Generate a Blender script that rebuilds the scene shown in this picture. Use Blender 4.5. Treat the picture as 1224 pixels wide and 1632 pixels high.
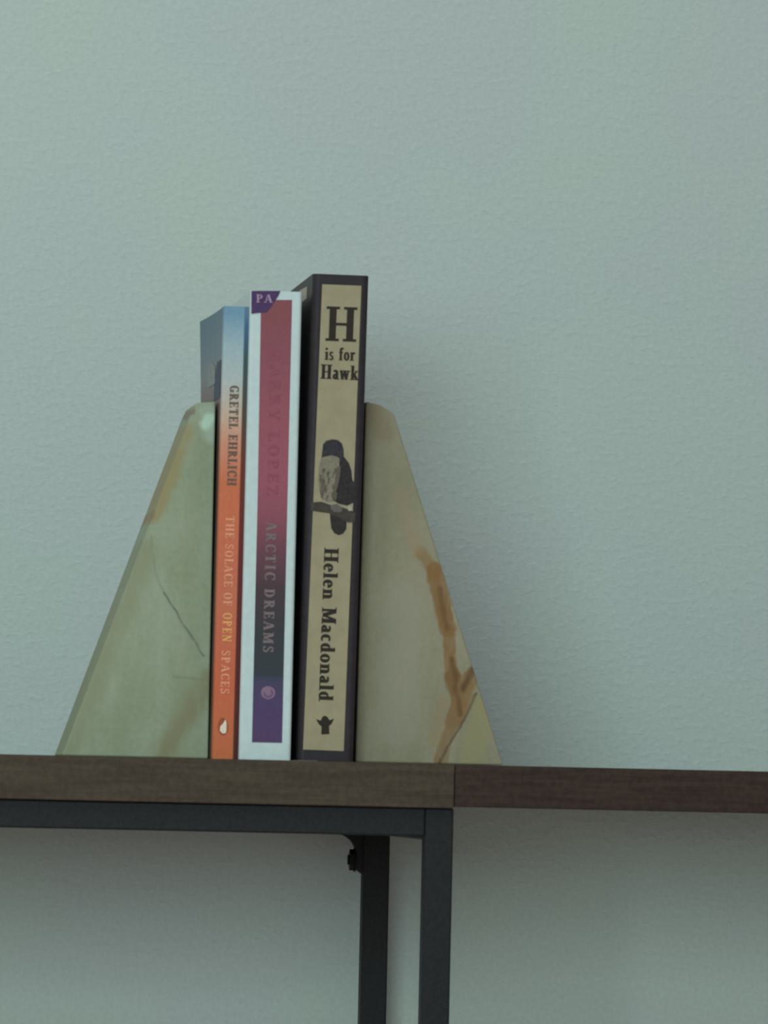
import bpy, bmesh, math, random
from mathutils import Vector, Matrix

for o in list(bpy.data.objects):
    bpy.data.objects.remove(o)
scene = bpy.context.scene
col = scene.collection
random.seed(4)

# ------------------------------------------------------------------ camera
W, H = 1224, 1632
DIST = 2.9                       # lens to shelf front
FPX = 10353.0                    # focal length in photo pixels
SHELF_Z = 1.40                   # height of the shelf top
VP = (-494.0, 1213.0)            # image point of the straight-into-the-wall direction
ROLL = math.radians(1.5)

ey = Vector((VP[0] - W / 2, -(VP[1] - H / 2), -FPX)).normalized()
up = Vector((math.sin(ROLL), math.cos(ROLL), 0))
ez = (up - ey * up.dot(ey)).normalized()
ex = ey.cross(ez).normalized()
ROT = Matrix((ex, ey, ez))       # camera -> world

def ray(px, py):
    return ROT @ Vector((px - W / 2, -(py - H / 2), -FPX))

r0 = ray(640, 1216)
CAM = Vector((0, 0, SHELF_Z)) - r0 * (DIST / r0.y)

def at(px, py, Y=0.0):
    """world point on the plane y = Y seen at a photo pixel"""
    r = ray(px, py)
    return CAM + r * ((Y - CAM.y) / r.y)

cam_data = bpy.data.cameras.new('camera')
cam = bpy.data.objects.new('camera', cam_data)
col.objects.link(cam)
cam.matrix_world = Matrix.Translation(CAM) @ ROT.to_4x4()
cam_data.sensor_fit = 'VERTICAL'
cam_data.sensor_height = 24.0
cam_data.lens = 24.0 * FPX / H
cam_data.dof.use_dof = True          # the phone's focus sits a little behind the books
cam_data.dof.focus_distance = 3.4
cam_data.dof.aperture_fstop = 30
cam_data.clip_start = 0.05
cam_data.clip_end = 50
scene.camera = cam

# ------------------------------------------------------------------ light
world = bpy.data.worlds.new('world')
scene.world = world
world.use_nodes = True
bg = world.node_tree.nodes['Background']
bg.inputs['Color'].default_value = (1.0, 0.98, 0.93, 1)
bg.inputs['Strength'].default_value = 0.30

def area_light(name, loc, target, sx, sy, power, color):
    d = bpy.data.lights.new(name, 'AREA')
    d.shape = 'RECTANGLE'; d.size = sx; d.size_y = sy
    d.energy = power; d.color = color
    o = bpy.data.objects.new(name, d)
    col.objects.link(o)
    o.location = loc
    o.rotation_euler = (Vector(target) - Vector(loc)).to_track_quat('-Z', 'Y').to_euler()
    return o

# daylight from the window of the room, behind and to the left of the lens
area_light('window_daylight', (-0.76, -2.88, 1.82), (0, 0.25, 1.45), 0.98, 0.80, 30.5, (0.73, 1.0, 0.965))
# added unseen light above and in front of the shelf, brightens the upper wall
area_light('added_top_light', (-0.7, -0.9, 2.62), (-0.7, -0.9, 0), 1.0, 1.0, 9, (0.84, 1.0, 0.95))

vs = scene.view_settings
vs.view_transform = 'Standard'
vs.look = 'None'
vs.exposure = 0.0
vs.gamma = 1.0
vs.use_curve_mapping = False

# ------------------------------------------------------------------ helpers
def lin(c):
    return tuple(((v / 255) / 12.92 if v / 255 <= 0.04045 else ((v / 255 + 0.055) / 1.055) ** 2.4) for v in c)

LIGHT = (0.70, 0.79, 0.75)       # what a white card by the books would read, linear
def alb(c):
    """surface colour of something that the photo shows as sRGB c"""
    return tuple(min(0.9, v / l) for v, l in zip(lin(c), LIGHT)) + (1,)

def new_mat(name):
    m = bpy.data.materials.new(name)
    m.use_nodes = True
    nt = m.node_tree
    return m, nt, nt.nodes['Principled BSDF']

def N(nt, typ, **kw):
    n = nt.nodes.new(typ)
    for k, v in kw.items():
        setattr(n, k, v)
    return n

def mathn(nt, op, a, b=None, clamp=False):
    n = N(nt, 'ShaderNodeMath', operation=op, use_clamp=clamp)
    for i, v in enumerate((a, b)):
        if v is None: continue
        if isinstance(v, (int, float)): n.inputs[i].default_value = v
        else: nt.links.new(v, n.inputs[i])
    return n.outputs[0]

def mixc(nt, fac, a, b):
    n = N(nt, 'ShaderNodeMix', data_type='RGBA')
    for s, v in ((n.inputs['Factor'], fac), (n.inputs['A'], a), (n.inputs['B'], b)):
        if isinstance(v, (int, float, tuple)): s.default_value = v
        else: nt.links.new(v, s)
    return n.outputs['Result']

def noise(nt, vec, scale, detail=3.0, rough=0.5):
    n = N(nt, 'ShaderNodeTexNoise')
    n.inputs['Scale'].default_value = scale
    n.inputs['Detail'].default_value = detail
    n.inputs['Roughness'].default_value = rough
    nt.links.new(vec, n.inputs['Vector'])
    return n.outputs['Fac']

def coords(nt):
    return N(nt, 'ShaderNodeTexCoord').outputs['Object']

def scaled(nt, vec, s):
    n = N(nt, 'ShaderNodeVectorMath', operation='MULTIPLY')
    nt.links.new(vec, n.inputs[0]); n.inputs[1].default_value = s
    return n.outputs[0]

def mr(nt, v, a, b, c=0.0, d=1.0, smooth=True):
    n = N(nt, 'ShaderNodeMapRange', interpolation_type='SMOOTHSTEP' if smooth else 'LINEAR')
    nt.links.new(v, n.inputs['Value'])
    for k, x in zip(('From Min', 'From Max', 'To Min', 'To Max'), (a, b, c, d)):
        n.inputs[k].default_value = x
    return n.outputs['Result']

def plain(name, c, rough=0.6, var=0.10, scale=400, spec=0.1):
    m, nt, b = new_mat(name)
    a = alb(c)
    v = coords(nt)
    f = noise(nt, v, scale, 4, 0.6)
    lo = tuple(x * (1 - var) for x in a[:3]) + (1,)
    hi = tuple(min(0.95, x * (1 + var)) for x in a[:3]) + (1,)
    nt.links.new(mixc(nt, mr(nt, f, 0.3, 0.7), lo, hi), b.inputs['Base Color'])
    b.inputs['Roughness'].default_value = rough
    b.inputs['Specular IOR Level'].default_value = spec
    return m

def zramp(nt, stops, z0, z1, axis='Z'):
    sep = N(nt, 'ShaderNodeSeparateXYZ')
    nt.links.new(coords(nt), sep.inputs[0])
    f = mr(nt, sep.outputs[axis], z0, z1, 0, 1, False)
    r = N(nt, 'ShaderNodeValToRGB')
    e = r.color_ramp.elements
    stops = sorted(stops)
    e[0].position, e[0].color = stops[0][0], alb(stops[0][1])
    e[1].position, e[1].color = stops[-1][0], alb(stops[-1][1])
    for p, c in stops[1:-1]:
        k = e.new(p); k.color = alb(c)
    nt.links.new(f, r.inputs['Fac'])
    return r.outputs['Color']

def gradient(name, stops, z0, z1, rough=0.45, var=0.07):
    """printed colour that runs down a cover or spine"""
    m, nt, b = new_mat(name)
    c = zramp(nt, stops, z0, z1)
    f = noise(nt, coords(nt), 500, 4, 0.6)
    g = mr(nt, f, 0.25, 0.75, 1 - var, 1 + var, False)
    n = N(nt, 'ShaderNodeVectorMath', operation='SCALE')
    nt.links.new(c, n.inputs[0]); nt.links.new(g, n.inputs['Scale'])
    nt.links.new(n.outputs[0], b.inputs['Base Color'])
    b.inputs['Roughness'].default_value = rough
    b.inputs['Specular IOR Level'].default_value = 0.1
    return m

def link_mesh(name, verts, faces, mat, parent=None, smooth=False):
    me = bpy.data.meshes.new(name)
    me.from_pydata([tuple(v) for v in verts], [], faces)
    me.update()
    me.materials.append(mat)
    o = bpy.data.objects.new(name, me)
    col.objects.link(o)
    if parent: o.parent = parent
    if smooth:
        for p in me.polygons: p.use_smooth = True
    return o

def bm_obj(name, bm, mat, parent=None):
    bmesh.ops.recalc_face_normals(bm, faces=bm.faces)
    me = bpy.data.meshes.new(name)
    bm.to_mesh(me); bm.free()
    me.materials.append(mat)
    o = bpy.data.objects.new(name, me)
    col.objects.link(o)
    if parent: o.parent = parent
    return o

def box(name, a, b, mat, parent=None, bevel=0.0, seg=2, edges=None):
    bm = bmesh.new()
    bmesh.ops.create_cube(bm, size=1)
    for v in bm.verts:
        v.co = Vector([(a[i] + b[i]) / 2 + v.co[i] * (b[i] - a[i]) for i in range(3)])
    if bevel:
        es = [e for e in bm.edges if edges is None or edges(e)]
        bmesh.ops.bevel(bm, geom=es, offset=bevel, segments=seg, affect='EDGES', profile=0.5)
    return bm_obj(name, bm, mat, parent)

def prism(name, pts, y0, y1, mat, parent=None, bevel=0.0):
    """outline in x,z given a thickness in y"""
    bm = bmesh.new()
    f = [bm.verts.new((x, y0, z)) for x, z in pts]
    k = [bm.verts.new((x, y1, z)) for x, z in pts]
    n = len(pts)
    bm.faces.new(f); bm.faces.new(k[::-1])
    for i in range(n):
        bm.faces.new((f[i], k[i], k[(i + 1) % n], f[(i + 1) % n]))
    if bevel:
        bmesh.ops.bevel(bm, geom=list(bm.edges), offset=bevel, segments=2, affect='EDGES', profile=0.5)
    return bm_obj(name, bm, mat, parent)

def empty(name, loc, rot=(0, 0, 0)):
    o = bpy.data.objects.new(name, None)
    o.empty_display_size = 0.02
    col.objects.link(o)
    o.location = loc; o.rotation_euler = rot
    return o

def tag(o, label, cat):
    o['label'] = label; o['category'] = cat
    return o

# ------------------------------------------------------------------ setting
WALL_Y = 0.300

def wall_material():
    m, nt, b = new_mat('painted_plaster')
    v = coords(nt)
    base = (0.585, 0.640, 0.615, 1)
    c1 = mixc(nt, mr(nt, noise(nt, v, 9, 2), 0.35, 0.65), (0.560, 0.634, 0.602, 1), (0.562, 0.616, 0.618, 1))
    fine = mr(nt, noise(nt, v, 420, 3, 0.6), 0.3, 0.7, 0.955, 1.045, False)
    n = N(nt, 'ShaderNodeVectorMath', operation='SCALE')
    nt.links.new(c1, n.inputs[0]); nt.links.new(fine, n.inputs['Scale'])
    nt.links.new(n.outputs[0], b.inputs['Base Color'])
    b.inputs['Roughness'].default_value = 0.85
    b.inputs['Specular IOR Level'].default_value = 0.15
    # rolled plaster: small soft pimples, stretched a little sideways
    sv = scaled(nt, v, (0.75, 1.0, 1.2))
    h1 = noise(nt, sv, 240, 2, 0.5)
    h2 = noise(nt, sv, 95, 2, 0.5)
    p = mr(nt, h1, 0.45, 0.78)
    h = mathn(nt, 'ADD', mathn(nt, 'MULTIPLY', p, 0.6), mathn(nt, 'MULTIPLY', h2, 0.6))
    bp = N(nt, 'ShaderNodeBump')
    bp.inputs['Strength'].default_value = 0.24
    bp.inputs['Distance'].default_value = 0.0012
    nt.links.new(h, bp.inputs['Height'])
    nt.links.new(bp.outputs[0], b.inputs['Normal'])
    return m

wall = box('wall_back', (-2.6, WALL_Y, 0), (2.6, WALL_Y + 0.12, 2.7), wall_material())
wall['kind'] = 'structure'
floor = box('floor', (-2.6, -4.2, -0.05), (2.6, WALL_Y + 0.12, 0), plain('floor_laminate', (168, 160, 146), 0.5, 0.10, 30))
floor['kind'] = 'structure'

# ------------------------------------------------------------------ shelf
def wood_material(name, c, seed):
    m, nt, b = new_mat(name)
    v = coords(nt)
    a = alb(c)
    sv = scaled(nt, v, (1.0, 6.0, 14.0))
    g = noise(nt, sv, 22 + seed, 6, 0.65)
    f2 = noise(nt, v, 330, 3, 0.6)
    k = mathn(nt, 'ADD', mathn(nt, 'MULTIPLY', g, 0.6), mathn(nt, 'MULTIPLY', f2, 0.4))
    lo = tuple(x * s for x, s in zip(a[:3], (0.74, 0.70, 0.70))) + (1,)
    hi = tuple(x * s for x, s in zip(a[:3], (1.26, 1.28, 1.28))) + (1,)
    nt.links.new(mixc(nt, mr(nt, k, 0.33, 0.67), lo, hi), b.inputs['Base Color'])
    b.inputs['Roughness'].default_value = 0.55
    b.inputs['Specular IOR Level'].default_value = 0.1
    bp = N(nt, 'ShaderNodeBump'); bp.inputs['Strength'].default_value = 0.15
    bp.inputs['Distance'].default_value = 0.0005
    nt.links.new(g, bp.inputs['Height']); nt.links.new(bp.outputs[0], b.inputs['Normal'])
    return m

walnut = wood_material('brown_board', (66, 59, 49), 0)
walnut_dark = wood_material('dark_brown_board', (52, 43, 38), 5)
steel = plain('black_powder_coat', (34, 36, 37), 0.5, 0.15, 600, 0.12)
bolt_m = plain('black_bolt', (22, 22, 22), 0.4, 0.1, 600, 0.1)

T1 = 0.0199                      # board thickness
X_END = at(725, 1240, 0).x       # where the two boards meet
BOT = SHELF_Z - T1
unit = empty('shelf_unit', (X_END - 0.31, 0, 0))
tag(unit, 'tall shelf unit with brown board on black square-tube metal legs under the books', 'shelf')
UX = unit.location.x
box('shelf_board', (-0.31, 0, BOT), (X_END - 0.00012 - UX, 0.292, SHELF_Z), walnut, unit, 0.0006, 2)

S = 0.0128                       # square tube
FY = 0.004; RY = 0.268           # front faces of the front and rear legs
xr = at(722.5, 1330, FY).x - UX
def tube(name, a, b):
    return box(name, a, b, steel, unit, 0.0009, 2)
leg_zone = []
for sx in (0, 1):
    x1 = xr if sx == 0 else -0.31 + S + 0.001
    x0 = x1 - S
    tube('leg', (x0, FY, 0.0), (x1, FY + S, BOT))
    tube('leg', (x0, RY, 0.0), (x1, RY + S, BOT))
    zt = BOT
    tube('side_bar', (x0 + 0.0004, FY + S, zt - 0.0145), (x1 - 0.0004, RY, zt))
    tube('side_bar', (x0 + 0.0004, FY + S, 0.10), (x1 - 0.0004, RY, 0.10 + S))
rail_z0 = BOT - 0.0150
xa = -0.31 + S + 0.001
tube('rear_rail', (xa, RY + 0.0003, rail_z0), (xr - S, RY + S - 0.0003, BOT))
tube('rear_rail', (xa, RY + 0.0003, 0.10), (xr - S, RY + S - 0.0003, 0.10 + S))

tube('front_rail', (xa, FY + 0.0005, BOT - 0.0128), (xr - S, FY + S - 0.0005, BOT))
tube('front_rail', (xa, FY + 0.0005, 0.10), (xr - S, FY + S - 0.0005, 0.10 + S))

# welded corner plate with its fillet, and the bolt through it
xl = xr - S
p = [(xl, rail_z0)]
R = 0.0095
for i in range(9):
    t = math.pi / 2 * i / 8
    p.append((xl - 0.0035 - R + R * math.sin(t), rail_z0 - R + R * math.cos(t)))
p += [(xl - 0.0035, rail_z0 - 0.0170), (xl, rail_z0 - 0.0195)]
# order: along the rail, round the fillet, down the leg
prism('corner_plate', p, RY + 0.002, RY + S - 0.002, steel, unit)
bm = bmesh.new()
zb = rail_z0 - 0.0125
def disc(bm, r, x0, x1, n, ph=0.0):
    M = Matrix.Translation(((x0 + x1) / 2, RY + S / 2, zb)) @ Matrix.Rotation(math.pi / 2, 4, 'Y') @ Matrix.Rotation(ph, 4, 'Z')
    bmesh.ops.create_cone(bm, cap_ends=True, segments=n, radius1=r, radius2=r, depth=abs(x1 - x0), matrix=M)
disc(bm, 0.0058, xl - 0.0043, xl - 0.0033, 20)
disc(bm, 0.0052, xl - 0.0064, xl - 0.0041, 6, math.pi / 6)
disc(bm, 0.0024, xl - 0.0073, xl - 0.0062, 12)
bm_obj('bolt', bm, bolt_m, unit)

neigh = box('shelf_board', (X_END + 0.00012, 0.0004, SHELF_Z - 0.0192), (X_END + 0.60, WALL_Y, SHELF_Z - 0.0002), walnut_dark, None, 0.0006, 2)
tag(neigh, 'darker brown shelf board running right from the seam above the metal legs', 'shelf')

# ------------------------------------------------------------------ stroke lettering (serif capitals and minuscules)
ST, TH = 0.21, 0.085
def rect(x0, y0, x1, y1): return [(x0, y0), (x1, y0), (x1, y1), (x0, y1)]
def slab(x, y, w=0.40, t=0.075): return rect(x - w / 2, y if y < 0.5 else y - t, x + w / 2, y + t if y < 0.5 else y)
def stem(x, y0=0.0, y1=1.0, w=ST): return rect(x - w / 2, y0, x + w / 2, y1)
def slant(x0, y0, x1, y1, w): return [(x0 - w / 2, y0), (x0 + w / 2, y0), (x1 + w / 2, y1), (x1 - w / 2, y1)]
def bowl(cx, cy, rx, ry, a0, a1, wx=ST, wy=TH, n=14):
    out = []
    for i in range(n):
        q = []
        for (t, k) in ((i, 0), (i + 1, 0), (i + 1, 1), (i, 1)):
            a = math.radians(a0 + (a1 - a0) * t / n)
            q.append((cx + (rx - wx * k) * math.cos(a), cy + (ry - wy * k) * math.sin(a)))
        out.append(q)
    return out
def cap(x, top=True, bot=True, y1=1.0, w=0.40):
    o = [stem(x, 0, y1)]
    if bot: o.append(slab(x, 0, w))
    if top: o.append(rect(x - w / 2, y1 - 0.075, x + w / 2, y1))
    return o
G = {
 'A': (0.86, [slant(0.12, 0, 0.42, 1, 0.10), slant(0.74, 0, 0.44, 1, ST), rect(0.22, 0.3, 0.64, 0.38), slab(0.12, 0, 0.28), slab(0.74, 0, 0.32)]),
 'B': (0.76, cap(0.2) + bowl(0.30, 0.75, 0.34, 0.25, -90, 90) + bowl(0.30, 0.27, 0.38, 0.27, -90, 90)),
 'C': (0.80, bowl(0.44, 0.5, 0.38, 0.52, 50, 310) + [stem(0.72, 0.66, 1.0, 0.07), stem(0.72, 0.0, 0.28, 0.06)]),
 'D': (0.86, cap(0.2) + bowl(0.30, 0.5, 0.48, 0.5, -90, 90) + [rect(0.2, 0, 0.32, TH), rect(0.2, 1 - TH, 0.32, 1)]),
 'E': (0.72, cap(0.2) + [rect(0.2, 0.92, 0.64, 1), rect(0.2, 0, 0.66, 0.08), rect(0.2, 0.47, 0.52, 0.55), stem(0.62, 0.74, 1, 0.07), stem(0.64, 0, 0.28, 0.07), stem(0.51, 0.38, 0.64, 0.06)]),
 'F': (0.68, cap(0.2) + [rect(0.2, 0.92, 0.62, 1), rect(0.2, 0.47, 0.5, 0.55), stem(0.6, 0.72, 1, 0.07), stem(0.5, 0.36, 0.66, 0.06)]),
 'G': (0.86, bowl(0.44, 0.5, 0.38, 0.52, 50, 320) + [stem(0.72, 0.7, 1.0, 0.07), stem(0.70, 0.02, 0.42, 0.18), rect(0.5, 0.36, 0.84, 0.44)]),
 'H': (0.96, cap(0.22) + cap(0.74) + [rect(0.22, 0.455, 0.74, 0.535)]),
 'I': (0.44, cap(0.22)),
 'L': (0.68, cap(0.2) + [rect(0.2, 0, 0.62, 0.08), stem(0.61, 0, 0.30, 0.07)]),
 'M': (1.08, [stem(0.18, 0, 1, 0.09), stem(0.90, 0, 1, ST), slant(0.54, 0.05, 0.24, 1, 0.2), slant(0.52, 0.05, 0.84, 1, 0.09), slab(0.18, 0, 0.28), slab(0.90, 0, 0.38), rect(0.02, 0.925, 0.3, 1), rect(0.8, 0.925, 1.08, 1)]),
 'N': (0.92, [stem(0.2, 0, 1, 0.09), stem(0.74, 0, 1, 0.09), slant(0.72, 0, 0.22, 1, 0.2), slab(0.2, 0, 0.28), rect(0.04, 0.925, 0.3, 1), rect(0.6, 0.925, 0.88, 1)]),
 'O': (0.88, bowl(0.44, 0.5, 0.39, 0.52, 0, 360, n=28)),
 'P': (0.74, cap(0.2) + bowl(0.30, 0.72, 0.38, 0.28, -90, 90)),
 'R': (0.84, cap(0.2) + bowl(0.30, 0.74, 0.36, 0.26, -90, 90) + [slant(0.72, 0, 0.40, 0.5, 0.2), slab(0.75, 0, 0.2)]),
 'S': (0.66, bowl(0.33, 0.74, 0.25, 0.27, 20, 240, 0.13) + bowl(0.33, 0.27, 0.27, 0.28, -160, 75, 0.13) + [slant(0.45, 0.40, 0.19, 0.64, 0.2), stem(0.53, 0.72, 1, 0.06), stem(0.10, 0, 0.28, 0.06)]),
 'T': (0.80, cap(0.4, top=False) + [rect(0.06, 0.92, 0.74, 1), stem(0.09, 0.70, 1, 0.07), stem(0.71, 0.70, 1, 0.07)]),
 'Y': (0.82, [stem(0.42, 0, 0.5), slab(0.42, 0), slant(0.38, 0.42, 0.14, 1, 0.2), slant(0.46, 0.42, 0.70, 1, 0.09), rect(0, 0.925, 0.3, 1), rect(0.56, 0.925, 0.84, 1)]),
 'Z': (0.74, [rect(0.08, 0.92, 0.66, 1), rect(0.06, 0, 0.68, 0.08), slant(0.16, 0.04, 0.58, 0.96, 0.2), stem(0.1, 0.72, 1, 0.07), stem(0.66, 0, 0.28, 0.07)]),
 'a': (0.58, [stem(0.40, 0, 0.48, 0.18), rect(0.34, 0, 0.58, 0.07)] + bowl(0.28, 0.46, 0.21, 0.20, 0, 160, 0.16) + bowl(0.28, 0.19, 0.22, 0.20, 60, 300, 0.15)),
 'c': (0.54, bowl(0.30, 0.32, 0.26, 0.34, 45, 315, 0.17)),
 'd': (0.66, [stem(0.46, 0, 1, 0.18), rect(0.34, 0.93, 0.55, 1), rect(0.4, 0, 0.66, 0.07)] + bowl(0.30, 0.32, 0.26, 0.34, 30, 330, 0.17)),
 'e': (0.58, bowl(0.30, 0.32, 0.26, 0.34, 0, 315, 0.17) + [rect(0.12, 0.31, 0.55, 0.38)]),
 'f': (0.44, [stem(0.2, 0, 0.82, 0.18), slab(0.2, 0, 0.36, 0.07), rect(0.02, 0.58, 0.42, 0.65)] + bowl(0.31, 0.80, 0.20, 0.20, 20, 180, 0.16)),
 'i': (0.38, [stem(0.19, 0, 0.64, 0.18), slab(0.19, 0, 0.36, 0.07), rect(0.03, 0.57, 0.2, 0.64)] + bowl(0.18, 0.86, 0.10, 0.10, 0, 360, 0.1, 0.1)),
 'k': (0.68, [stem(0.18, 0, 1, 0.18), slab(0.18, 0, 0.34, 0.07), rect(0.02, 0.93, 0.2, 1), slant(0.24, 0.28, 0.54, 0.62, 0.09), slant(0.56, 0.02, 0.34, 0.38, 0.19), slab(0.58, 0, 0.26, 0.07), rect(0.42, 0.57, 0.66, 0.64)]),
 'l': (0.38, [stem(0.19, 0, 1, 0.18), slab(0.19, 0, 0.36, 0.07), rect(0.03, 0.93, 0.2, 1)]),
 'n': (0.70, [stem(0.18, 0, 0.64, 0.18), slab(0.18, 0, 0.34, 0.07), rect(0.02, 0.57, 0.2, 0.64), stem(0.52, 0, 0.42, 0.18), slab(0.52, 0, 0.34, 0.07)] + bowl(0.40, 0.42, 0.21, 0.24, 0, 140, 0.18)),
 'o': (0.62, bowl(0.31, 0.32, 0.27, 0.34, 0, 360, 0.17, n=24)),
 'r': (0.50, [stem(0.18, 0, 0.64, 0.18), slab(0.18, 0, 0.36, 0.07), rect(0.02, 0.57, 0.2, 0.64)] + bowl(0.38, 0.46, 0.13, 0.20, 20, 170, 0.11)),
 's': (0.48, bowl(0.24, 0.48, 0.18, 0.18, 20, 240, 0.11) + bowl(0.24, 0.17, 0.20, 0.19, -160, 75, 0.11) + [slant(0.33, 0.25, 0.14, 0.42, 0.16)]),
 'w': (0.92, [slant(0.28, 0, 0.14, 0.64, 0.17), slant(0.28, 0, 0.44, 0.64, 0.08), slant(0.62, 0, 0.46, 0.64, 0.17), slant(0.62, 0, 0.78, 0.64, 0.08), rect(0.02, 0.57, 0.28, 0.64), rect(0.36, 0.57, 0.58, 0.64), rect(0.66, 0.57, 0.9, 0.64)]),
 ' ': (0.42, []),
}

class Print:
    """flat ink lying on a face at depth Y, placed in the frame of its book"""
    def __init__(self, book, Y, lift=0.00012):
        self.b = book; self.Y = Y - lift
        bpy.context.view_layer.update()
        self.inv = book.matrix_world.inverted()
    def pt(self, px, py):
        return self.inv @ at(px, py, self.Y)
    def polys(self, name, polys, mat, parent=None):
        vs_, fs = [], []
        for q in polys:
            i = len(vs_)
            dy = Vector((0, -6e-6 * (len(fs) % 9), 0))     # ink strokes that cross lie on each other, never in one plane
            vs_ += [self.pt(*p) + dy for p in q]
            fs.append(list(range(i, i + len(q))))
        o = link_mesh(name, vs_, fs, mat, self.b)
        # face the ink outwards
        me = o.data
        if sum(p.normal.y * p.area for p in me.polygons) > 0:
            me.flip_normals()
        if parent is not None:
            o.parent = parent
        return o
    def text(self, name, s, A, B, hpx, mat, bold=0.0, gap=0.06, parent=None):
        total = sum(G[c][0] + gap for c in s) - gap
        A = Vector(A); B = Vector(B)
        d = (B - A); L = d.length; u = d / L
        v = Vector((-u.y, u.x)) * (-1)           # glyph 'up' in image space (y down)
        v = Vector((u.y, -u.x))
        k = L / total
        x = 0.0; out = []
        for c in s:
            adv, ps = G[c]
            for q in ps:
                for dx in ((-bold, bold) if bold else (0,)):
                    out.append([tuple(A + u * ((x + a + dx) * k) + v * (b_ * hpx)) for a, b_ in q])
            x += adv + gap
        return self.polys(name, out, mat, parent)

def ellipse(cx, cy, rx, ry, n=20, rot=0.0):
    return [(cx + rx * math.cos(2 * math.pi * i / n), cy + ry * math.sin(2 * math.pi * i / n)) for i in range(n)]

# ------------------------------------------------------------------ books
paper = plain('book_pages', (176, 178, 160), 0.8, 0.12, 300)

def book(name, Y, BL, TL, BR, depth, m_spine, m_back, m_front, ct, over, spine_r, flare=0.0):
    """BL, TL, BR: photo pixels of the spine's corners; cover on the left is the back cover"""
    pbl, ptl, pbr = at(*BL, Y), at(*TL, Y), at(*BR, Y)
    lean = math.atan2(ptl.x - pbl.x, ptl.z - pbl.z)
    w = pbr.x - pbl.x
    h = (ptl - pbl).length
    h = math.hypot(ptl.x - pbl.x, ptl.z - SHELF_Z)
    lift = max(0.0, w * math.sin(lean)) + 0.00005
    root = empty(name, (pbl.x, Y, SHELF_Z + lift), (0, lean, 0))
    t = max(ct, 0.0006)
    # spine: a strip with rounded long edges
    n = 7
    prof = []
    for i in range(n + 1):
        a = math.pi / 2 * i / n
        prof.append((spine_r - spine_r * math.cos(a), spine_r - spine_r * math.sin(a)))
    prof = [(0.0, 0.006)] + prof + [(w - x, y) for x, y in prof[::-1]] + [(w, 0.006)]
    prof += [(w - t, 0.006), (w - t, max(spine_r, t)), (t, max(spine_r, t)), (t, 0.006)]
    vs_ = [(x, y, 0) for x, y in prof] + [(x, y, h) for x, y in prof]
    m = len(prof)
    fs = [[i, (i + 1) % m, m + (i + 1) % m, m + i] for i in range(m)]
    fs += [list(range(m))[::-1], list(range(m, 2 * m))]
    bmx = bmesh.new()
    bv = [bmx.verts.new(v) for v in vs_]
    for f in fs: bmx.faces.new([bv[i] for i in f])
    sp = bm_obj('spine', bmx, m_spine, root)
    # covers, thin boards that may bow outwards at the top fore-edge corner
    def cover(nm, xo, sgn, mat, fl):
        ny, nz = 10, 12
        bmc = bmesh.new(); layers = []
        for k in (0, 1):
            g = []
            for i in range(ny + 1):
                rowv = []
                for j in range(nz + 1):
                    y = 0.006 + (depth - 0.006) * i / ny; z = h * j / nz
                    d = fl * (i / ny) ** 2 * max(0, (j / nz - 0.45) / 0.55) ** 2
                    x = xo + sgn * d + (t * k if sgn < 0 else -t * k)
                    rowv.append(bmc.verts.new((x, y, z)))
                g.append(rowv)
            layers.append(g)
        A_, B_ = layers
        for i in range(ny):
            for j in range(nz):
                bmc.faces.new((A_[i][j], A_[i + 1][j], A_[i + 1][j + 1], A_[i][j + 1]))
                bmc.faces.new((B_[i][j], B_[i][j + 1], B_[i + 1][j + 1], B_[i + 1][j]))
        for i in range(ny):
            for j in (0, nz):
                bmc.faces.new((A_[i][j], B_[i][j], B_[i + 1][j], A_[i + 1][j]))
        for j in range(nz):
            for i in (0, ny):
                bmc.faces.new((A_[i][j], A_[i][j + 1], B_[i][j + 1], B_[i][j]))
        return bm_obj(nm, bmc, mat, root)
    cb = cover('back_cover', 0.0, -1, m_back, flare)
    cf = cover('front_cover', w, 1, m_front, 0)
    pg = box('page_block', (t + 0.0001, max(spine_r, t) + 0.0003, over), (w - t - 0.0001, depth - over - 0.0005, h - over), paper, root)
    return root, sp, cb, w, h

# --- slim paperback with a sky-to-orange cover
YB1 = 0.012
h1 = 0.2005
solace_spine = gradient('sky_to_orange_print',
    [(0.00, (176, 102, 66)), (0.18, (178, 96, 68)), (0.36, (178, 103, 78)), (0.52, (182, 103, 74)), (0.62, (180, 104, 73)),
     (0.71, (184, 132, 108)), (0.775, (176, 160, 142)), (0.85, (158, 172, 170)), (0.93, (140, 166, 172)), (1.0, (104, 140, 160))], 0, h1)
# the cover photo's dark side wraps a few millimetres onto the spine
_nt = solace_spine.node_tree
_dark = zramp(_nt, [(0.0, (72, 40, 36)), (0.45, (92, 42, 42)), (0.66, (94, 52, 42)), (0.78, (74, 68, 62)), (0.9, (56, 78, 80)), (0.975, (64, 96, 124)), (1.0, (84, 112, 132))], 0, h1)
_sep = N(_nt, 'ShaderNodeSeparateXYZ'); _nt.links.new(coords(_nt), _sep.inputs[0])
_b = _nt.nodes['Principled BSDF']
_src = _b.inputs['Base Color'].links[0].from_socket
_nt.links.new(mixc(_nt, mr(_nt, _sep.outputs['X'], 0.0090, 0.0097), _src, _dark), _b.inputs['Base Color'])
solace_back = gradient('sky_photo_print',
    [(0.00, (64, 44, 38)), (0.55, (70, 50, 46)), (0.74, (84, 66, 62)), (0.80, (108, 94, 94)), (0.845, (124, 116, 114)), (0.88, (120, 132, 134)), (0.94, (104, 126, 136)), (1.0, (92, 120, 130))], 0, h1)
b1, sp1, cb1, w1, hh1 = book('paperback_book', YB1, (338, 1207), (357, 488), (381, 1208), 0.106, solace_spine, solace_back, solace_back, 0.0005, 0.0003, 0.0012, 0.0026)
tag(b1, 'slim paperback with blue to orange spine, leftmost of the three books', 'book')
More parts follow.
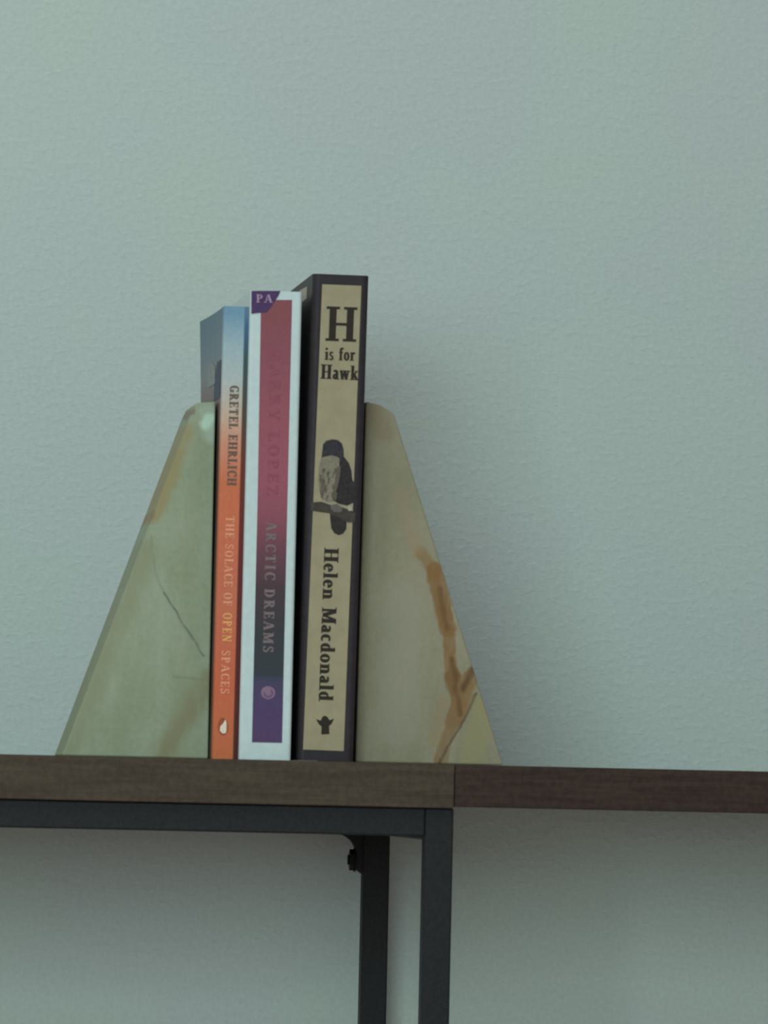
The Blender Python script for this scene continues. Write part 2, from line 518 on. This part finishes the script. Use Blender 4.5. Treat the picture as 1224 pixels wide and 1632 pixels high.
pr = Print(b1, YB1)
dark_ink = plain('grey_brown_ink', (96, 84, 74), 0.5)
peach = plain('peach_ink', (212, 146, 116), 0.5)
yell = plain('yellow_ink', (214, 158, 96), 0.5)
white_ink = plain('white_ink', (214, 196, 176), 0.5)
pr.text('author_lettering', 'GRETEL EHRLICH', (366.5, 614), (362.0, 774), 14.5, dark_ink, 0.03, 0.14)
pr.text('title_lettering', 'THE SOLACE OF', (360.5, 822), (356.0, 966), 13.5, peach, gap=0.12)
pr.text('title_lettering', 'OPEN', (355.5, 976), (354.2, 1023), 14.5, yell, gap=0.12)
pr.text('title_lettering', 'SPACES', (353.6, 1036), (351.6, 1106), 13.5, peach, gap=0.12)
em = pr.polys('publisher_emblem', [ellipse(355.5, 1158, 8.5, 14)], plain('rust_ink', (140, 78, 54), 0.5))
pr2 = Print(b1, YB1, 0.0002)
pr2.polys('emblem_figure', [[(359.5, 1146.5), (361, 1153), (361, 1162), (360, 1168.5), (354, 1169), (350.3, 1164), (351, 1158), (355.5, 1153)]], white_ink, em)
# printed picture on the back cover: a dark figure, a cloud and brown ground
def cover_print(book_root, name, polys_yz, mat, x=-0.00012):
    vs_, fs = [], []
    for q in polys_yz:
        i = len(vs_)
        for (y, zf) in q:
            z = zf * hh1
            d = 0.0026 * ((y - 0.006) / 0.1) ** 2 * max(0, (zf - 0.45) / 0.55) ** 2 if y > 0.006 else 0
            vs_.append((x - d, y, z))
        fs.append(list(range(i, i + len(q))))
    return link_mesh(name, vs_, fs, mat, book_root)
navy = plain('navy_ink', (66, 74, 92), 0.5)
cloud = plain('cloud_ink', (130, 140, 140), 0.5)
# grid strips keep the ink on the bowed board
def strip(y0, y1, lo, hi, n=6):
    out = []
    for i in range(n):
        a = y0 + (y1 - y0) * i / n; b = y0 + (y1 - y0) * (i + 1) / n
        out.append([(a, lo(a)), (a, hi(a)), (b, hi(b)), (b, lo(b))])
    return out
cover_print(b1, 'printed_figure', strip(0.0065, 0.040, lambda y: 0.800, lambda y: 0.885 - 0.00004 / (0.0465 - y) ** 1.0 - (0.035 if y > 0.034 else 0)), navy, -0.00022)
cover_print(b1, 'printed_cloud', strip(0.036, 0.072, lambda y: 0.838, lambda y: 0.872 + 0.02 * math.sin((y - 0.036) * 70)), cloud, -0.00022)

# --- white paperback with the crimson-to-indigo panel
YB2 = 0.008
white_cover = plain('white_card', (174, 196, 194), 0.45, 0.04, 250)
b2, sp2, cb2, w2, hh2 = book('paperback_book', YB2, (380.5, 1209), (399, 463), (463.5, 1210), 0.130, white_cover, white_cover, white_cover, 0.0005, 0.0003, 0.0016)
tag(b2, 'thick white paperback with crimson to purple spine panel, middle of the three books', 'book')
pr = Print(b2, YB2)
zt = 0.2083
def zpix(y): return (1209 - y) / (1209 - 463)
panel = gradient('crimson_to_indigo_print',
    [(zpix(1184), (78, 62, 94)), (zpix(1120), (74, 62, 96)), (zpix(1082), (66, 64, 88)), (zpix(1072), (52, 60, 66)), (zpix(1000), (56, 58, 62)), (zpix(935), (68, 58, 62)),
     (zpix(870), (100, 66, 76)), (zpix(815), (128, 76, 88)), (zpix(760), (138, 80, 94)), (zpix(660), (136, 80, 90)), (zpix(560), (126, 76, 86)), (zpix(478), (120, 74, 78))], 0, zt)
pr.polys('spine_panel', [[(416.0, 478), (465.5, 478), (458, 800), (449.5, 1184), (401.5, 1183), (410.5, 800)]], panel)
pr = Print(b2, YB2, 0.0002)
faint = plain('dull_crimson_ink', (129, 73, 87), 0.5)
greyink = plain('grey_mauve_ink', (112, 102, 102), 0.5)
pr.text('author_lettering', 'BARRY LOPEZ', (431, 560), (426, 790), 17, faint, gap=0.2)
pr.text('title_lettering', 'ARCTIC DREAMS', (424.5, 831), (419, 1040), 16.5, greyink, 0.02, 0.2)
em = pr.polys('publisher_emblem', [ellipse(427.3, 1104, 11.5, 10.5, 28)], plain('mauve_ink', (122, 100, 120), 0.5))
pr3 = Print(b2, YB2, 0.0003)
pr3.polys('emblem_ring', bowl(427.8, 1105, 7.5, 6.5, -60, 200, 2.2, 2.0, 18), plain('purple_ink', (92, 74, 110), 0.5), em)
tabm = plain('purple_sticker', (70, 52, 88), 0.4)
tab = pr3.polys('corner_tab', [[(400.8, 463.5), (447, 463.5), (444, 471), (434, 486), (425.5, 497.5), (400.4, 500)]], tabm)
Print(b2, YB2, 0.0004).text('tab_lettering', 'PA', (408, 482), (434, 482.5), 13, plain('lilac_ink', (146, 124, 150), 0.5), gap=0.1, parent=tab)

# --- hardback in a black jacket with the cream spine panel
YB3 = 0.010
black_jacket = plain('black_jacket', (46, 43, 46), 0.45, 0.10, 250, 0.12)
cream = plain('cream_print', (140, 136, 110), 0.5, 0.06, 130)
b3, sp3, cb3, w3, hh3 = book('hardback_book', YB3, (474, 1211), (499.0, 437), (563.5, 1213), 0.146, black_jacket, black_jacket, black_jacket, 0.0022, 0.003, 0.0028)
tag(b3, 'thick black hardback with cream spine and perched hawk, rightmost of the three books', 'book')
pr = Print(b3, YB3)
pr.polys('spine_panel', [[(513.5, 453), (576, 455.5), (547.8, 1197), (483, 1194.5)]], cream)
ink = plain('black_ink', (44, 40, 34), 0.5)
pr = Print(b3, YB3, 0.0002)
def Hpoly(pts): return pts
# big initial with slab serifs
pr.text('title_lettering', 'H', (517.5, 543), (568.5, 545), 55, ink)
pr.text('title_lettering', 'is for', (517.5, 573.5), (565.5, 575.0), 20.5, ink, 0.035, 0.06)
pr.text('title_lettering', 'Hawk', (511.0, 603.5), (570.5, 606.0), 23, ink, 0.035, 0.05)
pr.text('author_lettering', 'Helen Macdonald', (517.0, 873), (508.0, 1117), 23.0, ink, 0.03, 0.06)
pr.polys('publisher_emblem', [[(503.5, 1146), (511, 1148.5), (514, 1142), (518, 1140.5), (522, 1142.5), (525, 1148), (532.5, 1145.5), (528, 1154), (524.5, 1157), (525, 1170), (512, 1170.5), (512.5, 1158), (508, 1154)]], ink)
hk_dark = plain('hawk_dark_ink', (46, 44, 44), 0.5, 0.2, 500)
hk_head = plain('hawk_head_ink', (50, 49, 53), 0.5, 0.25, 500)
hk_pale = plain('hawk_pale_ink', (116, 114, 98), 0.5, 0.14, 700)
hk_mid = plain('hawk_mid_ink', (88, 84, 72), 0.5, 0.2, 700)
hk_bark = plain('hawk_branch_ink', (64, 60, 54), 0.5, 0.2, 500)
hawk = pr.polys('hawk_print', [[(541, 722), (549, 729), (556, 738), (560, 750), (561.5, 765), (567, 772), (568, 790), (564, 801), (553, 806), (540, 803), (530, 797), (532, 780), (539, 760), (541, 740)]], hk_dark)
pr.polys('hawk_tail', [[(525.5, 815), (545, 822), (552.5, 830), (552, 843), (547, 850.5), (540, 853), (533, 850), (528, 842), (526.5, 830)]], hk_dark, hawk)
pr.polys('hawk_breast', [[(513, 728), (525, 725), (539, 729), (543, 742), (541.5, 765), (536, 783), (531, 800), (521, 800.5), (513, 796), (509, 783), (507, 766), (508, 746), (510.5, 734)]], hk_pale, hawk)
prh = Print(b3, YB3, 0.0003)
prh.polys('hawk_branch', [[(494.8, 801), (512, 799.5), (530, 806), (545, 808), (562, 815), (566.5, 818), (565.5, 832), (556, 833), (545, 828), (525, 818), (496, 814)]], hk_bark, hawk)
prh.polys('hawk_head', [[(512.5, 729), (514, 716), (515, 708), (520, 702.5), (530, 700), (539, 701.5), (545, 707), (547.5, 716), (548, 727), (543, 734), (538, 728), (528, 725.5), (520, 727)]], hk_head, hawk)
# flank streaks and the folded wing's inner edge
pp = []
for i in range(22):
    x = random.uniform(511, 538); y = random.uniform(742, 792)
    L = random.uniform(5, 11); w_ = random.uniform(1.0, 1.9)
    pp.append([(x - w_, y), (x + w_, y), (x + w_ * 0.3 - 1.2, y + L), (x - w_ * 0.6 - 1.2, y + L)])
pp.append([(511, 775), (515, 762), (518.5, 766), (517, 782), (513.5, 795), (511, 792)])
pp.append([(536, 745), (543, 742), (541, 765), (536, 783), (531, 799), (528, 790), (533, 772)])
prh.polys('hawk_streaks', pp, hk_mid, hawk)
prf = Print(b3, YB3, 0.0004)
prf.polys('hawk_feet', [[(527, 805), (537, 803), (546, 809), (544, 816), (533, 816), (527, 811)]], plain('hawk_feet_ink', (92, 90, 86), 0.5), hawk)
prf.polys('branch_gap', [[(553.5, 807.5), (560.5, 806.5), (561.5, 813.5), (555.5, 814.5)]], plain('pale_ink', (150, 148, 132), 0.5), hawk)
# pale printed box at the top of the back cover
vs_ = [(-0.00015, 0.026, 0.957 * hh3), (-0.00015, 0.026, 0.982 * hh3), (-0.00015, 0.066, 0.986 * hh3), (-0.00015, 0.066, 0.957 * hh3)]
link_mesh('back_cover_print', vs_, [[0, 1, 2, 3]], plain('pale_cover_print', (156, 152, 140), 0.5), b3)

# ------------------------------------------------------------------ stone bookends
def stone(name, base, alt, veins, spots, patches):
    """banded onyx: soft mottling, plus veins and patches that run through the block; all in the block's own x, z"""
    m, nt, b = new_mat(name)
    v = coords(nt)
    sep = N(nt, 'ShaderNodeSeparateXYZ'); nt.links.new(v, sep.inputs[0])
    flat = N(nt, 'ShaderNodeCombineXYZ')
    nt.links.new(sep.outputs['X'], flat.inputs['X']); nt.links.new(sep.outputs['Z'], flat.inputs['Z'])
    # warp so that nothing is ruler-straight
    wn = N(nt, 'ShaderNodeTexNoise'); wn.inputs['Scale'].default_value = 55; wn.inputs['Detail'].default_value = 3
    nt.links.new(v, wn.inputs['Vector'])
    wv = N(nt, 'ShaderNodeVectorMath', operation='SUBTRACT'); nt.links.new(wn.outputs['Color'], wv.inputs[0]); wv.inputs[1].default_value = (0.5, 0.5, 0.5)
    ws = N(nt, 'ShaderNodeVectorMath', operation='SCALE'); nt.links.new(wv.outputs[0], ws.inputs[0]); ws.inputs['Scale'].default_value = 0.0045
    wa = N(nt, 'ShaderNodeVectorMath', operation='ADD'); nt.links.new(flat.outputs[0], wa.inputs[0]); nt.links.new(ws.outputs[0], wa.inputs[1])
    w0 = N(nt, 'ShaderNodeVectorMath', operation='MULTIPLY'); nt.links.new(wa.outputs[0], w0.inputs[0]); w0.inputs[1].default_value = (1, 0, 1)
    P = w0.outputs[0]
    sv = scaled(nt, v, (1.6, 1.0, 0.55))
    c = mixc(nt, mr(nt, noise(nt, sv, 38, 4, 0.55), 0.35, 0.68), alb(base), alb(alt))
    grain = mr(nt, noise(nt, v, 380, 3, 0.6), 0.3, 0.7, 0.94, 1.06, False)
    sc = N(nt, 'ShaderNodeVectorMath', operation='SCALE'); nt.links.new(c, sc.inputs[0]); nt.links.new(grain, sc.inputs['Scale'])
    c = sc.outputs[0]
    ragged = noise(nt, scaled(nt, flat.outputs[0], (1.0, 1.0, 0.6)), 190, 4, 0.6)
    streak = mr(nt, noise(nt, scaled(nt, flat.outputs[0], (1.6, 1.0, 0.5)), 160, 3, 0.6), 0.25, 0.6, 0.62, 1.0)
    def seg(A, B):
        A = Vector((A[0], 0, A[1])); B = Vector((B[0], 0, B[1])); d = B - A
        pa = N(nt, 'ShaderNodeVectorMath', operation='SUBTRACT'); nt.links.new(P, pa.inputs[0]); pa.inputs[1].default_value = A
        dt = N(nt, 'ShaderNodeVectorMath', operation='DOT_PRODUCT'); nt.links.new(pa.outputs[0], dt.inputs[0]); dt.inputs[1].default_value = d / d.dot(d)
        t = mathn(nt, 'ADD', dt.outputs['Value'], 0.0, True)
        q = N(nt, 'ShaderNodeVectorMath', operation='SCALE'); q.inputs[0].default_value = d; nt.links.new(t, q.inputs['Scale'])
        e = N(nt, 'ShaderNodeVectorMath', operation='DISTANCE'); nt.links.new(pa.outputs[0], e.inputs[0]); nt.links.new(q.outputs[0], e.inputs[1])
        return e.outputs['Value']
    for pts, width, soft, colr, amt in veins + patches + spots:
        if len(pts) == 1:
            A = Vector((pts[0][0], 0, pts[0][1]))
            e = N(nt, 'ShaderNodeVectorMath', operation='DISTANCE'); nt.links.new(P, e.inputs[0]); e.inputs[1].default_value = A
            d = e.outputs['Value']
        else:
            d = None
            for A, B in zip(pts, pts[1:]):
                s = seg(A, B)
                d = s if d is None else mathn(nt, 'MINIMUM', d, s)
        rag = mathn(nt, 'MULTIPLY', mathn(nt, 'SUBTRACT', ragged, 0.5), min(0.0052, (width + soft) * 0.9))
        d = mathn(nt, 'ADD', d, rag)
        f = mathn(nt, 'MULTIPLY', mr(nt, d, width, width + soft, amt, 0.0), streak)
        c = mixc(nt, f, c, alb(colr))
    nt.links.new(c, b.inputs['Base Color'])
    b.inputs['Roughness'].default_value = 0.5
    b.inputs['Specular IOR Level'].default_value = 0.12
    return m

def bookend(name, Y, outline_px, thick, veins, patches, spots, base, alt, label):
    pts = [at(x, y, Y) for x, y in outline_px]
    x0 = min(p.x for p in pts)
    ox, oz = x0, SHELF_Z
    def loc(pl): return [((at(x, y, Y).x - ox), (at(x, y, Y).z - oz)) for x, y in pl]
    conv = lambda L: [(loc(p), w_ * 0.00028, s_ * 0.00028, c_, a_) for p, w_, s_, c_, a_ in L]
    m = stone(name + '_stone', base, alt, conv(veins), conv(spots), conv(patches))
    out = [(p.x - ox, max(0.0, p.z - oz)) for p in pts]
    o = prism(name, out, 0.0, thick, m, None, 0.0007)
    o.location = (ox, Y, oz + 0.00005)
    tag(o, label, 'bookend')
    return o

YE = 0.030
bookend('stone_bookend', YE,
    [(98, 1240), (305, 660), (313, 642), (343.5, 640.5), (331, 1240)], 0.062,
    veins=[([(262, 943), (290, 992), (326, 1045)], 0.3, 2.6, (88, 102, 92), 0.85),
           ([(242, 855), (247, 912), (262, 943)], 0.2, 2.4, (104, 118, 104), 0.45),
           ([(275, 1078), (330, 1085)], 0.2, 3, (112, 122, 106), 0.6)],
    patches=[([(290, 690), (268, 752), (246, 812)], 9, 18, (136, 130, 92), 0.9),
             ([(240, 815), (234, 826)], 3, 9, (124, 108, 80), 0.8),
             ([(335, 1085), (300, 1140), (262, 1200)], 3, 30, (120, 120, 90), 0.85),
             ([(232, 880), (110, 1190)], 4, 30, (124, 132, 104), 0.75)],
    spots=[([(304, 655)], 4, 8, (118, 106, 94), 0.85), ([(328, 676), (334, 668)], 4, 10, (180, 220, 198), 1.0), ([(331, 655), (336, 690)], 6, 16, (152, 174, 158), 0.6)],  # the pale ones are a small highlight painted into the stone colour
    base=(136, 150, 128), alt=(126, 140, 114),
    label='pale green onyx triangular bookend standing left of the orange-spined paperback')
BR = (118, 92, 56)
bookend('stone_bookend', YE,
    [(566, 1240), (583, 640), (606, 646), (628, 660), (801.5, 1240)], 0.062,
    veins=[([(672, 880), (690, 915)], 5, 9, (124, 104, 70), 0.85),
           ([(692, 912), (704, 962), (713, 1002)], 11, 7, BR, 0.95),
           ([(713, 1002), (719, 1045), (722, 1080)], 7, 6, BR, 0.95),
           ([(722, 1080), (729, 1120), (722, 1150)], 9, 6, (112, 88, 54), 0.95),
           ([(748, 1082), (738, 1108), (730, 1135)], 11, 6, (122, 100, 64), 0.9),
           ([(726, 1140), (714, 1175), (702, 1215)], 7, 6, (120, 100, 70), 0.9),
           ([(753, 1066), (744, 1084), (738, 1098)], 1.0, 9, (82, 60, 38), 0.85),
           ([(722, 1050), (726, 1100), (731, 1140)], 0.5, 7, (86, 64, 40), 0.7),
           ([(700, 940), (712, 1000)], 0.5, 9, (92, 70, 42), 0.6),
           ([(760, 1106), (740, 1145), (718, 1185), (700, 1216)], 0.6, 3.0, (84, 66, 46), 0.8)],
    patches=[([(640, 790), (664, 872)], 2, 18, (138, 126, 102), 0.6),
             ([(600, 655), (612, 690)], 5, 25, (122, 112, 90), 0.7),
             ([(640, 960), (640, 1160)], 16, 36, (136, 138, 122), 0.6),
             ([(705, 1120), (695, 1180)], 2, 14, (136, 118, 88), 0.55),
             ([(775, 1130), (752, 1205)], 14, 16, (134, 132, 94), 0.7)],
    spots=[],
    base=(134, 134, 112), alt=(124, 126, 102),
    label='cream onyx triangular bookend with brown vein standing right of the black hardback')
